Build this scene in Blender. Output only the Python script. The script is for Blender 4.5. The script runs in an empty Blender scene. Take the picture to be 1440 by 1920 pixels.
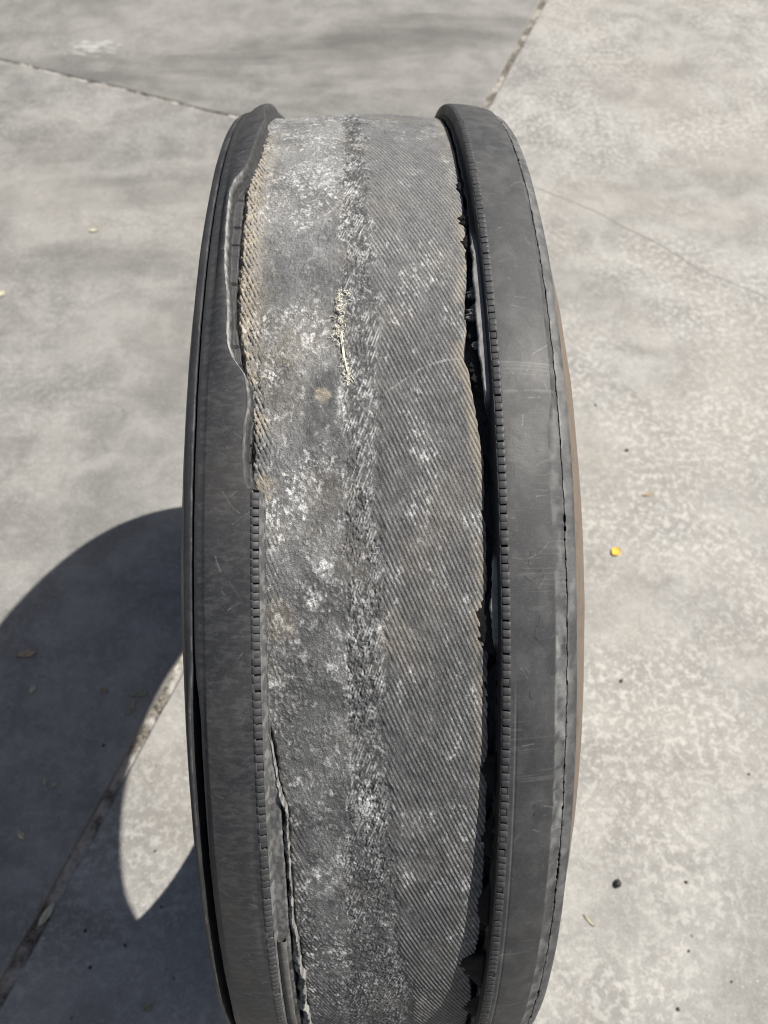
import bpy, math, random
import numpy as np
from mathutils import Vector, Matrix

random.seed(7)
rng = np.random.default_rng(7)
scene = bpy.context.scene
C = scene.collection

# ------------------------------------------------------------------ camera
cam_d = bpy.data.cameras.new('camera')
cam = bpy.data.objects.new('camera', cam_d)
C.objects.link(cam)
cam.location = (-0.0094, -0.4543, 1.3427)
cam.rotation_euler = (0.5585, -0.0151, -0.0246)
cam_d.sensor_fit = 'VERTICAL'
cam_d.sensor_height = 36.0
cam_d.sensor_width = 27.0
cam_d.lens = 1451.1 / 1920 * 36.0
cam_d.clip_start = 0.02
cam_d.clip_end = 500
cam_d.dof.use_dof = True
cam_d.dof.focus_distance = 0.49
cam_d.dof.aperture_fstop = 9.5
cam_d.dof.aperture_blades = 0
scene.camera = cam

# ------------------------------------------------------------------ light
SUN = Vector((0.6636, 0.2085, 1.0)).normalized()
el = math.asin(SUN.z)
az = math.atan2(SUN.x, SUN.y)
world = bpy.data.worlds.new('World')
scene.world = world
world.use_nodes = True
wn = world.node_tree
wn.nodes.clear()
wo = wn.nodes.new('ShaderNodeOutputWorld')
wb = wn.nodes.new('ShaderNodeBackground')
sky = wn.nodes.new('ShaderNodeTexSky')
sky.sky_type = 'NISHITA'
sky.sun_disc = False
sky.sun_elevation = el
sky.sun_rotation = az
sky.altitude = 300
sky.air_density = 1.0
sky.dust_density = 4.0
sky.ozone_density = 0.8
wb.inputs['Strength'].default_value = 0.050
wn.links.new(sky.outputs[0], wb.inputs[0])
wn.links.new(wb.outputs[0], wo.inputs[0])
sd = bpy.data.lights.new('sun', 'SUN')
sd.energy = 5.0
sd.angle = math.radians(0.55)
sd.color = (1.0, 0.955, 0.875)
sun = bpy.data.objects.new('sun', sd)
C.objects.link(sun)
sun.location = (3, 1, 5)
sun.rotation_euler = SUN.to_track_quat('Z', 'Y').to_euler()
vs = scene.view_settings
vs.view_transform = 'Standard'
vs.look = 'None'
vs.exposure = 0.36
vs.gamma = 1.0
vs.use_curve_mapping = False
scene.cycles.pixel_filter_type = 'BLACKMAN_HARRIS'
scene.cycles.filter_width = 1.1

# ------------------------------------------------------------------ numpy noise
def _h(ix, iy, seed):
    n = (ix.astype(np.int64) * 374761393 + iy.astype(np.int64) * 668265263 + seed * 1442695041) & 0xFFFFFFFF
    n = ((n ^ (n >> 13)) * 1274126177) & 0xFFFFFFFF
    n = n ^ (n >> 16)
    return (n & 0xFFFFFF) / float(0xFFFFFF)

def vn(x, y, seed=0):
    ix = np.floor(x); iy = np.floor(y)
    fx = x - ix; fy = y - iy
    fx = fx * fx * (3 - 2 * fx); fy = fy * fy * (3 - 2 * fy)
    a = _h(ix, iy, seed); b = _h(ix + 1, iy, seed)
    c = _h(ix, iy + 1, seed); d = _h(ix + 1, iy + 1, seed)
    return (a * (1 - fx) + b * fx) * (1 - fy) + (c * (1 - fx) + d * fx) * fy

def fbm(x, y, seed=0, o=4):
    t = 0.0; a = 0.5; s = 0.0
    for k in range(o):
        ca, sa = math.cos(0.6 + 1.1 * k), math.sin(0.6 + 1.1 * k); g = 2.03 ** k
        t = t + a * vn((x * ca - y * sa) * g + 17.3 * k, (x * sa + y * ca) * g - 9.1 * k, seed + k)
        s += a; a *= 0.5
    return t / s

def ss(a, b, x):
    t = np.clip((x - a) / (b - a), 0, 1)
    return t * t * (3 - 2 * t)

def curve(pts):
    """pts: (x, theta) pairs -> function theta -> x."""
    p = sorted((t, x) for x, t in pts)
    T = np.array([a for a, _ in p]); X = np.array([b for _, b in p])
    return lambda th: np.interp(th, T, X)

# ------------------------------------------------------------------ mesh helpers
def link(name, me, mat=None, parent=None, smooth=True):
    if mat is not None:
        me.materials.append(mat)
    if smooth:
        me.polygons.foreach_set('use_smooth', np.ones(len(me.polygons), dtype=bool))
    o = bpy.data.objects.new(name, me)
    C.objects.link(o)
    if parent is not None:
        o.parent = parent
    return o

def mesh_np(name, V, F):
    """V (n,3); F (m,k) with k = 3 or 4."""
    V = np.ascontiguousarray(V, dtype=np.float32)
    F = np.ascontiguousarray(F, dtype=np.int32)
    me = bpy.data.meshes.new(name)
    m, k = F.shape
    me.vertices.add(len(V)); me.vertices.foreach_set('co', V.ravel())
    me.loops.add(m * k); me.loops.foreach_set('vertex_index', F.ravel())
    me.polygons.add(m)
    me.polygons.foreach_set('loop_start', np.arange(0, m * k, k, dtype=np.int32))
    me.polygons.foreach_set('loop_total', np.full(m, k, dtype=np.int32))
    me.update(calc_edges=True)
    return me

def attr(me, name, vals):
    a = me.attributes.new(name, 'FLOAT', 'POINT')
    a.data.foreach_set('value', np.ascontiguousarray(np.clip(vals, 0, 1), dtype=np.float32).ravel())

ZC = 0.5
def to_xyz(X, Rr, TH):
    return np.stack([X, Rr * np.sin(TH), ZC + Rr * np.cos(TH)], -1)

def ring_mesh(name, TH, X, Rr, closed=True, flip=False):
    """TH (n,), X and Rr (n,m): rows round the tire, columns across it."""
    n, m = X.shape
    V = to_xyz(X, Rr, np.repeat(TH[:, None], m, 1)).reshape(-1, 3)
    i = np.arange(n if closed else n - 1)[:, None]; j = np.arange(m - 1)[None]
    i2 = (i + 1) % n
    a = i * m + j; b = i * m + j + 1; c = i2 * m + j + 1; d = i2 * m + j
    F = np.stack([a, b, c, d] if not flip else [d, c, b, a], -1).reshape(-1, 4)
    return mesh_np(name, V, F)

def tube(p, r0, r1=None, n=4, twist=0.0):
    """tapered tube through points -> V, F(quads)."""
    p = np.asarray(p, float); k = len(p)
    r1 = r0 if r1 is None else r1
    t = np.gradient(p, axis=0); t /= np.linalg.norm(t, axis=1)[:, None] + 1e-12
    up = np.array([0.31, 0.52, 0.79])
    u = np.cross(t, up); u /= np.linalg.norm(u, axis=1)[:, None] + 1e-12
    w = np.cross(t, u)
    rr = np.linspace(r0, r1, k)
    ang = np.arange(n) * 2 * np.pi / n + twist
    V = p[:, None] + rr[:, None, None] * (np.cos(ang)[None, :, None] * u[:, None] + np.sin(ang)[None, :, None] * w[:, None])
    V = V.reshape(-1, 3)
    F = []
    for a in range(k - 1):
        for b in range(n):
            c = (b + 1) % n
            F.append((a * n + b, a * n + c, (a + 1) * n + c, (a + 1) * n + b))
    if n == 4:
        F.append((3, 2, 1, 0)); e = (k - 1) * n; F.append((e, e + 1, e + 2, e + 3))
    return V, np.array(F)

def merge(parts):
    Vs = []; Fs = []; o = 0
    for V, F in parts:
        Vs.append(V); Fs.append(F + o); o += len(V)
    return np.concatenate(Vs), np.concatenate(Fs)

def tag(o, label, cat, group=None, kind=None):
    o['label'] = label
    o['category'] = cat
    if group: o['group'] = group
    if kind: o['kind'] = kind
    return o

# ------------------------------------------------------------------ material helpers
class NT:
    def __init__(self, name):
        self.m = bpy.data.materials.new(name)
        self.m.use_nodes = True
        self.t = self.m.node_tree
        self.t.nodes.clear()
        self.out = self.t.nodes.new('ShaderNodeOutputMaterial')
        self.b = self.t.nodes.new('ShaderNodeBsdfPrincipled')
        self.t.links.new(self.b.outputs[0], self.out.inputs[0])
        self.tc = self.t.nodes.new('ShaderNodeTexCoord').outputs['Object']
    def n(self, kind, **kw):
        x = self.t.nodes.new(kind)
        for k, v in kw.items(): setattr(x, k, v)
        return x
    def lk(self, a, b): self.t.links.new(a, b)
    def setin(self, sock, v):
        if hasattr(v, 'is_output') or hasattr(v, 'links'): self.lk(v, sock)
        else: sock.default_value = v
    def mapping(self, scale=(1, 1, 1), rot=(0, 0, 0), loc=(0, 0, 0), vec=None):
        x = self.n('ShaderNodeMapping')
        x.inputs['Scale'].default_value = scale; x.inputs['Rotation'].default_value = rot; x.inputs['Location'].default_value = loc
        self.lk(vec or self.tc, x.inputs['Vector']); return x.outputs[0]
    def noise(self, scale, detail=4, rough=0.55, vec=None, dist=0.0):
        x = self.n('ShaderNodeTexNoise')
        x.inputs['Scale'].default_value = scale; x.inputs['Detail'].default_value = detail
        x.inputs['Roughness'].default_value = rough; x.inputs['Distortion'].default_value = dist
        self.lk(vec or self.tc, x.inputs['Vector']); return x.outputs['Fac']
    def vor(self, scale, vec=None, feature='F1', rnd=1.0):
        x = self.n('ShaderNodeTexVoronoi', feature=feature)
        x.inputs['Scale'].default_value = scale; x.inputs['Randomness'].default_value = rnd
        self.lk(vec or self.tc, x.inputs['Vector']); return x.outputs['Distance']
    def ramp(self, f, a, b, lo=0.0, hi=1.0):
        x = self.n('ShaderNodeMapRange', interpolation_type='SMOOTHSTEP')
        x.inputs['From Min'].default_value = a; x.inputs['From Max'].default_value = b
        x.inputs['To Min'].default_value = lo; x.inputs['To Max'].default_value = hi
        self.lk(f, x.inputs['Value']); return x.outputs[0]
    def math(self, op, a, b=0.0, c=None):
        x = self.n('ShaderNodeMath', operation=op)
        self.setin(x.inputs[0], a); self.setin(x.inputs[1], b)
        if c is not None: self.setin(x.inputs[2], c)
        return x.outputs[0]
    def mix(self, f, a, b):
        x = self.n('ShaderNodeMix', data_type='RGBA')
        self.setin(x.inputs['Factor'], f)
        for s, v in ((x.inputs[6], a), (x.inputs[7], b)):
            if isinstance(v, tuple): s.default_value = (*v[:3], 1.0)
            else: self.lk(v, s)
        return x.outputs[2]
    def attr(self, name):
        x = self.n('ShaderNodeAttribute', attribute_name=name); return x.outputs['Fac']
    def bump(self, h, dist, strength=1.0, prev=None):
        x = self.n('ShaderNodeBump')
        x.inputs['Strength'].default_value = strength; x.inputs['Distance'].default_value = dist
        self.lk(h, x.inputs['Height'])
        if prev: self.lk(prev, x.inputs['Normal'])
        return x.outputs[0]
    def done(self, col, rough, normal=None, spec=0.5):
        if isinstance(col, tuple): self.b.inputs['Base Color'].default_value = (*col[:3], 1)
        else: self.lk(col, self.b.inputs['Base Color'])
        self.setin(self.b.inputs['Roughness'], rough)
        self.b.inputs['Specular IOR Level'].default_value = spec
        if normal: self.lk(normal, self.b.inputs['Normal'])
        return self.m

def plain(name, col, rough=0.8, var=0.25, scale=200, bump=0.0004):
    t = NT(name)
    f = t.noise(scale, 4)
    c = t.mix(t.ramp(f, 0.3, 0.7), tuple(v * (1 - var) for v in col), tuple(min(1, v * (1 + var)) for v in col))
    return t.done(c, rough, t.bump(f, bump), 0.3)

# concrete: one recipe, the slabs were poured apart and differ a little in tint
def concrete(name, dark, light, warm, warm_amt, seed, streak_rot, streak_amt, mottle):
    t = NT(name)
    v = t.mapping(loc=(seed * 3.7, seed * 1.9, 0))
    big = t.noise(1.7, 5, 0.6, v, 0.6)
    mid = t.noise(9.0, 6, 0.62, v, 0.4)
    fine = t.noise(70.0, 6, 0.7, v, 0.2)
    grain = t.noise(260.0, 3, 0.6, v)
    base = t.mix(t.ramp(mid, 0.34, 0.66), dark, light)
    base = t.mix(t.math('MULTIPLY', t.ramp(big, 0.42, 0.64), warm_amt), base, warm)
    # pale mortar mottling left by wear
    mott = t.math('MULTIPLY', t.ramp(fine, 0.47, 0.60), t.ramp(t.noise(2.6, 3, 0.5, v), 0.36, 0.6, 0.2, 1.0))
    base = t.mix(t.math('MULTIPLY', mott, mottle), base, tuple(min(1, c * 1.5) for c in light))
    base = t.mix(t.math('MULTIPLY', t.ramp(t.noise(31.0, 4, 0.6, t.mapping(loc=(seed * 5.1, 4.4, 0))), 0.50, 0.70), 0.22), base, tuple(c * 0.75 for c in dark))
    # rubber scuffs dragged across the slab
    sv = t.mapping(scale=(1.0, 3.2, 1.0), rot=(0, 0, streak_rot), loc=(seed, 0.3, 0))
    st = t.ramp(t.noise(1.1, 6, 0.6, sv, 0.4), 0.46, 0.70)
    base = t.mix(t.math('MULTIPLY', st, streak_amt), base, tuple(c * 0.48 for c in dark))
    # pits and oil specks
    pit = t.ramp(t.vor(21.0, v), 0.03, 0.075, 1.0, 0.0)
    pit = t.math('MULTIPLY', pit, t.ramp(t.noise(13.0, 2, 0.5, v), 0.5, 0.6))
    base = t.mix(t.math('MULTIPLY', pit, 0.7), base, (0.09, 0.085, 0.08))
    base = t.mix(t.math('MULTIPLY', t.ramp(grain, 0.52, 0.70), 0.34), base, (0.11, 0.107, 0.103))
    base = t.mix(t.math('MULTIPLY', t.ramp(t.noise(190.0, 3, 0.65, t.mapping(loc=(seed, 7.7, 0))), 0.56, 0.72), 0.42), base, tuple(min(1, c * 1.6) for c in light))
    # polished quartz grains
    gl = t.ramp(t.vor(34.0, v), 0.02, 0.05, 1.0, 0.0)
    gl = t.math('MULTIPLY', gl, t.ramp(t.noise(29.0, 1, 0.5, v), 0.54, 0.6))
    base = t.mix(t.math('MULTIPLY', gl, 0.8), base, (0.72, 0.70, 0.66))
    # white paint spill, only on the slab whose coordinates reach it
    pv = t.mapping(loc=(0.865, -2.17, 0))
    pv2 = t.mapping(scale=(4.6, 9.0, 1), vec=pv)
    d = t.n('ShaderNodeVectorMath', operation='LENGTH'); t.lk(pv2, d.inputs[0])
    pn = t.noise(22.0, 5, 0.7, t.mapping(scale=(1, 1.8, 1)))
    pm = t.math('SUBTRACT', t.math('MULTIPLY', pn, 2.2), d.outputs['Value'])
    base = t.mix(t.math('MULTIPLY', t.ramp(pm, 0.66, 1.15), 0.42), base, (0.66, 0.66, 0.66))
    hgt = t.math('ADD', t.math('MULTIPLY', fine, 0.6), t.math('MULTIPLY', grain, 0.5))
    hgt = t.math('SUBTRACT', hgt, t.math('MULTIPLY', pit, 1.2))
    return t.done(base, t.ramp(mid, 0.3, 0.7, 0.62, 0.85), t.bump(hgt, 0.0016, 0.7), 0.35)

M_con_a = concrete('concrete_grey', (0.188, 0.185, 0.178), (0.285, 0.281, 0.270), (0.31, 0.292, 0.265), 0.4, 1.0, 0.25, 0.50, 0.30)
M_con_b = concrete('concrete_scuffed', (0.165, 0.163, 0.156), (0.252, 0.248, 0.238), (0.29, 0.28, 0.262), 0.4, 2.0, 0.25, 0.72, 0.18)
M_con_c = concrete('concrete_warm', (0.222, 0.216, 0.204), (0.345, 0.338, 0.322), (0.325, 0.302, 0.272), 0.55, 3.0, 0.05, 0.25, 0.62)
M_soil = plain('dirt', (0.12, 0.10, 0.08), 0.95, 0.4, 150, 0.002)

def mat_sand():
    t = NT('joint_sand')
    a = t.noise(120, 4); b = t.noise(18, 3)
    c = t.mix(t.ramp(a, 0.35, 0.65), (0.065, 0.06, 0.053), (0.22, 0.205, 0.18))
    c = t.mix(t.ramp(b, 0.44, 0.60), c, (0.42, 0.40, 0.37))
    return t.done(c, 0.95, t.bump(a, 0.003), 0.2)
M_sand = mat_sand()
M_grit = plain('grit', (0.34, 0.28, 0.20), 0.85, 0.5, 90, 0.0003)

# rubber of the shoulders and the sidewalls
def mat_rubber(name, dark, dusty, tan, bump=0.00035, spec=0.5, rough=(0.52, 0.70)):
    t = NT(name)
    t.tc = t.n('ShaderNodeNewGeometry').outputs['Position']
    big = t.noise(22, 5, 0.6, None, 0.4)
    mid = t.noise(95, 5, 0.62)
    fine = t.noise(900, 3, 0.6)
    sv = t.mapping(scale=(1500, 60, 60))
    lines = t.noise(1.0, 3, 0.6, t.mapping(scale=(90, 700, 700)))
    c = t.mix(t.ramp(big, 0.34, 0.68, 0.15, 0.6), dark, dusty)
    c = t.mix(t.math('MULTIPLY', t.ramp(lines, 0.42, 0.72), 0.35), c, dusty)
    c = t.mix(t.math('MULTIPLY', t.ramp(t.noise(420, 4, 0.7), 0.45, 0.7), 0.35), c, tuple(v * 1.6 for v in dusty))
    du = t.math('MULTIPLY', t.attr('dust'), t.ramp(mid, 0.2, 0.7, 0.45, 1.15))
    c = t.mix(du, c, (0.30, 0.30, 0.295))
    c = t.mix(t.math('MULTIPLY', t.attr('tan'), t.ramp(mid, 0.25, 0.6, 0.7, 1.0)), c, tan)
    c = t.mix(t.math('MULTIPLY', t.ramp(fine, 0.62, 0.76), 0.22), c, (0.26, 0.26, 0.255))
    c = t.mix(t.attr('crack'), c, (0.010, 0.010, 0.010))  # shadow inside the cracks, put into the colour
    c = t.mix(t.attr('fresh_shade'), c, (0.013, 0.013, 0.0135))  # unworn rubber, blackened further to paint in the groove's shade
    h = t.math('ADD', t.math('MULTIPLY', fine, 0.7), t.math('MULTIPLY', lines, 0.35))
    h = t.math('ADD', h, t.math('MULTIPLY', mid, 0.5))
    return t.done(c, t.ramp(big, 0.3, 0.7, rough[0], rough[1]), t.bump(h, bump, 0.8), spec)

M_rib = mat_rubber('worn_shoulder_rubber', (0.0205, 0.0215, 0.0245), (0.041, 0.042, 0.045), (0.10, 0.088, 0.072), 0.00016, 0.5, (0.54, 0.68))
M_side = mat_rubber('sidewall_rubber', (0.020, 0.021, 0.024), (0.042, 0.043, 0.046), (0.165, 0.130, 0.098), 0.0002)
M_liner = plain('inner_liner', (0.03, 0.03, 0.03), 0.7)
M_lip = mat_rubber('torn_rubber', (0.05, 0.048, 0.045), (0.11, 0.105, 0.095), (0.2, 0.16, 0.11), 0.0008, 0.3, (0.7, 0.85))
M_shred = mat_rubber('torn_black_rubber', (0.016, 0.016, 0.017), (0.034, 0.033, 0.032), (0.1, 0.08, 0.06), 0.0007, 0.15, (0.8, 0.95))

def mat_belt():
    t = NT('exposed_belt')
    mid = t.noise(160, 5, 0.6)
    fine = t.noise(1100, 3, 0.65)
    c = t.mix(t.ramp(mid, 0.32, 0.7), (0.030, 0.031, 0.033), (0.070, 0.071, 0.073))
    du = t.math('MULTIPLY', t.attr('dust'), t.ramp(fine, 0.3, 0.62, 0.35, 1.15))
    c = t.mix(du, c, (0.68, 0.685, 0.685))
    ta = t.math('MULTIPLY', t.attr('tan'), t.ramp(fine, 0.2, 0.6, 0.75, 1.1))
    c = t.mix(ta, c, (0.40, 0.345, 0.265))
    h = t.math('ADD', fine, t.math('MULTIPLY', mid, 0.8))
    return t.done(c, 0.62, t.bump(h, 0.0007, 0.9), 0.4)
M_belt = mat_belt()
M_wire = plain('bare_cord', (0.36, 0.37, 0.38), 0.5, 0.35, 400, 0.0002)
M_fibre = plain('dry_fibre', (0.70, 0.67, 0.59), 0.9, 0.3, 400, 0.0001)
M_fray = plain('frayed_fibre', (0.40, 0.33, 0.23), 0.9, 0.4, 300, 0.0001)

# ================================================================== GROUND
# joint runs along  x = JX + JK*y ; the cross cut leaves it at right angles
JX, JK = -0.372, 0.408
jd = Vector((JK, 1, 0)).normalized(); jn = Vector((1, -JK, 0)).normalized()
jp = lambda a, off=0.0: Vector((JX, 0, 0)) + jd * a + jn * off
JW = 0.0105                                            # half width of the joint
BIG = 40.0
ground = mesh_np('ground', np.array([(-BIG, -BIG, -0.03), (BIG, -BIG, -0.03), (BIG, BIG, -0.03), (-BIG, BIG, -0.03)]), np.array([[0, 1, 2, 3]]))
ground = link('ground', ground, M_soil, None, False)
ground['kind'] = 'structure'

def jag(p, q, n, amp, seed):
    """points from p to q wandering sideways; the two sides of a crack call it alike."""
    p = Vector(p); q = Vector(q); d = (q - p); s = d.normalized(); w = Vector((-s.y, s.x, 0))
    u = np.linspace(0, 1, n); L = d.length
    o = (fbm(u * L * 9, u * 0 + seed, seed, 4) - 0.5) * 2 * amp * np.minimum(1, np.minimum(u, 1 - u) * 40)
    return [p + d * float(a) + w * float(b) for a, b in zip(u, o)]

def slab(pts, mat, bev=0.005, zb=-0.025):
    """a poured slab: outline, small worn arris, vertical edge."""
    P = np.array([(p.x, p.y) for p in pts]); n = len(P)
    if np.sum(P[:, 0] * np.roll(P[:, 1], -1) - np.roll(P[:, 0], -1) * P[:, 1]) < 0: P = P[::-1]
    e = np.roll(P, -1, 0) - P; e /= np.linalg.norm(e, axis=1)[:, None] + 1e-12
    nn = np.stack([-e[:, 1], e[:, 0]], 1); nn = nn + np.roll(nn, 1, 0); nn /= np.linalg.norm(nn, axis=1)[:, None] + 1e-12
    bv = bev * (0.5 + 1.0 * fbm(P[:, 0] * 30, P[:, 1] * 30, 5, 3))[:, None]
    I = P + nn * bv; I2 = P + nn * bv * 0.3
    V = [(x, y, 0.0) for x, y in I] + [(x, y, -bev * 0.35) for x, y in I2] + [(x, y, -bev * 1.1) for x, y in P] + [(x, y, zb) for x, y in P]
    F = [tuple(range(n))]
    for k in range(3):
        for i in range(n):
            j = (i + 1) % n
            F.append((k * n + i, (k + 1) * n + i, (k + 1) * n + j, k * n + j))
    me = bpy.data.meshes.new('slab'); me.from_pydata(V, [], F); me.update()
    return link('slab', me, mat, ground, False)

CR = 1.650                                            # where the cross cut meets the joint, measured along it
near = [jp(-12, -JW), jp(-4, -JW)] + jag(jp(-3, -JW), jp(CR - 0.004, -JW), 900, 0.0034, 3)
far = jag(jp(CR + 0.004, -JW), jp(6, -JW), 400, 0.0022, 4) + [jp(12, -JW)]
cutn = jag(jp(CR - 0.004, -JW), jp(CR - 0.004, -2.2), 260, 0.006, 5)
cutf = jag(jp(CR + 0.004, -JW), jp(CR + 0.004, -2.2), 260, 0.006, 5)
slab(near + cutn[1:] + [jp(CR - 0.004, -12), jp(-12, -12)], M_con_a)
slab([jp(CR + 0.004, -12)] + cutf[::-1] + far[1:] + [jp(12, -12)], M_con_b)
# the slab on the other side, broken in two by a wandering hairline crack
crk = [(0.36, 1.490), (0.474, 1.447), (0.62, 1.345), (0.757, 1.221), (0.86, 1.10), (1.006, 0.998), (1.3, 0.86), (1.9, 0.55), (4.0, -0.4), (9.0, -2.0)]
q0 = jp(0); 
def on_joint(y):
    a = (y) / jd.y; return a
cpts = []
start = jp(1.655, JW)
prev = Vector((start.x, start.y, 0))
for k, c in enumerate(crk):
    c = Vector((c[0], c[1], 0))
    seg = jag(prev, c, 40, 0.006, 11 + k)
    cpts += seg[:-1]; prev = c
cpts.append(prev)
off = Vector((0.55, 0.83, 0)) * 0.0005
A0 = (start - jp(0)).dot(jd)
right_near = [jp(-12, JW), jp(-4, JW)] + jag(jp(-3, JW), jp(A0 - 0.001, JW), 900, 0.0034, 6)
right_far = jag(jp(A0 + 0.001, JW), jp(6, JW), 400, 0.0022, 7) + [jp(12, JW)]
slab(right_near + [p - off for p in cpts[1:]] + [Vector((12, -2.6, 0)), Vector((12, -12, 0))], M_con_c, 0.0026)
slab([p + off for p in cpts[1:]][::-1] + right_far + [Vector((12, 12, 0)), Vector((12, -2.4, 0))], M_con_c, 0.0026)

# sand packed in the joint and in the cross cut
def fill(p, q, hw, name, seed, z0):
    p = Vector(p); q = Vector(q); L = (q - p).length; d = (q - p) / L; w = Vector((-d.y, d.x, 0))
    n = int(L / 0.006); m = 9
    u = np.linspace(0, L, n)[:, None] + np.zeros((1, m)); v = np.linspace(-hw, hw, m)[None] + np.zeros((n, 1))
    z = z0 - 0.003 + 0.0028 * fbm(u * 60, v * 60, seed, 4) * 2 - 0.002 * (1 - (v / hw) ** 2)
    V = np.stack([p.x + d.x * u + w.x * v, p.y + d.y * u + w.y * v, z], -1).reshape(-1, 3)
    i = np.arange(n - 1)[:, None]; j = np.arange(m - 1)[None]
    a = i * m + j
    F = np.stack([a, a + m, a + m + 1, a + 1], -1).reshape(-1, 4)[:, ::-1]
    return link(name, mesh_np(name, V, F), M_sand, ground, True)
fill(jp(-3), jp(6), JW + 0.003, 'joint_fill', 21, -0.007)
fill(jp(CR, -0.012), jp(CR, -2.2), 0.010, 'joint_fill', 22, -0.0015)
def crack_fill():
    P = np.array([(p.x, p.y) for p in cpts[1:-60]]); n = len(P)
    d = np.gradient(P, axis=0); d /= np.linalg.norm(d, axis=1)[:, None]
    w = np.stack([-d[:, 1], d[:, 0]], 1) * 0.005
    V = np.concatenate([np.c_[P - w, np.full(n, -0.0009)], np.c_[P + w, np.full(n, -0.0009)]])
    i = np.arange(n - 1)
    link('joint_fill', mesh_np('joint_fill', V, np.stack([i, i + 1, n + i + 1, n + i], 1)), M_con_b, ground, True)
crack_fill()

# loose grit lying along the joint (too many and too small to count)
def grit():
    base = np.array([(1, 0, 0), (-1, 0, 0), (0, 1, 0), (0, -1, 0), (0, 0, 1), (0, 0, -1)], float)
    tri = np.array([(0, 2, 4), (2, 1, 4), (1, 3, 4), (3, 0, 4), (2, 0, 5), (1, 2, 5), (3, 1, 5), (0, 3, 5)])
    P = []
    for k in range(2600):
        a = rng.uniform(-0.7, 2.9); o = rng.normal(0, 0.0062)
        if rng.random() < 0.10: o = rng.normal(0, 0.05)
        s = rng.uniform(0.0006, 0.0019) * (1.6 if rng.random() < 0.05 else 1)
        c = jp(a, o)
        zz = -0.003 if abs(o) < JW else s * 0.5
        v = base * (0.6 + 0.6 * rng.random((6, 1))) * s * np.array([1, 1, 0.7])
        t = rng.uniform(0, 6.3); R = np.array([[math.cos(t), -math.sin(t), 0], [math.sin(t), math.cos(t), 0], [0, 0, 1]])
        P.append((v @ R.T + np.array([c.x, c.y, zz]), tri))
    V, F = merge(P)
    o = link('sand_grit', mesh_np('sand_grit', V, F), M_grit, None, False)
    tag(o, 'coarse tan sand grains scattered along the joint between slabs', 'sand', None, 'stuff')
grit()

# ================================================================== TIRE
tire = bpy.data.objects.new('truck_tire', None)
C.objects.link(tire)
tire.empty_display_size = 0.1
tag(tire, 'worn black truck tire standing upright on concrete with its tread torn off', 'tire')

def theta_grid(fine, lo=-1.48, hi=0.72, coarse=0.012):
    a = np.arange(lo, hi, fine)
    b = np.arange(hi, lo + 2 * math.pi, coarse)
    t = np.concatenate([a, b])
    t = np.where(t > math.pi, t - 2 * math.pi, t)
    return t

# measured lines (x across the tire, angle round it; 0 is the top, + away)
torn_L = curve([(-0.0753, 1.0), (-0.092, 0.70), (-0.0925, 0.45), (-0.0900, 0.3857), (-0.0860, 0.3247), (-0.0883, 0.2382), (-0.0895, 0.1643), (-0.0925, 0.115), (-0.0985, 0.085),
    (-0.1004, 0.0516), (-0.0997, -0.018), (-0.0982, -0.0877), (-0.0959, -0.126), (-0.0932, -0.1727), (-0.0934, -0.2038), (-0.0908, -0.2315),
    (-0.0859, -0.2465), (-0.0804, -0.2606), (-0.0802, -0.2772), (-0.078, -0.2929), (-0.0802, -0.3254), (-0.0808, -0.3538), (-0.0802, -0.3902), (-0.0779, -0.4065), (-0.0753, -0.4095)])
_tl = torn_L
torn_L = lambda th: sum(_tl(th + d) for d in np.linspace(-0.010, 0.010, 9)) / 9
belt_L = curve([(-0.090, 0.6), (-0.0905, 0.35), (-0.0922, 0.1782), (-0.0925, 0.1104), (-0.0919, 0.0285), (-0.091, -0.0503), (-0.0907, -0.1182), (-0.0893, -0.1706), (-0.0845, -0.2349),
    (-0.0802, -0.2801), (-0.0777, -0.3232), (-0.0778, -0.3918), (-0.0735, -0.42), (-0.072, -0.5043), (-0.0715, -0.5944), (-0.0705, -0.6904),
    (-0.0666, -0.7223), (-0.0639, -0.7727), (-0.0594, -0.8136), (-0.0591, -0.8647), (-0.0592, -0.9497), (-0.0594, -0.9977), (-0.0567, -1.0329), (-0.0558, -1.1122), (-0.0559, -1.1603), (-0.0553, -1.2386)])
band_L = curve([(-0.023, 0.5), (-0.0232, 0.1779), (-0.024, -0.0299), (-0.0252, -0.1716), (-0.0226, -0.2885), (-0.0212, -0.3592), (-0.023, -0.4265), (-0.0204, -0.5246), (-0.0214, -0.5896), (-0.0199, -0.6897), (-0.0224, -0.7972), (-0.024, -0.9678), (-0.0265, -1.2008)])
band_R = curve([(-0.006, 0.5), (-0.0029, 0.1778), (-0.0006, -0.0301), (0.0017, -0.1721), (-0.0, -0.289), (-0.0026, -0.3596), (-0.0021, -0.4271), (0.0004, -0.5252), (0.0032, -0.5904), (-0.0005, -0.6905), (0.0023, -0.7985), (0.0072, -0.9226), (0.0057, -1.0225), (0.0194, -1.1551), (0.0194, -1.35)])

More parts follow.
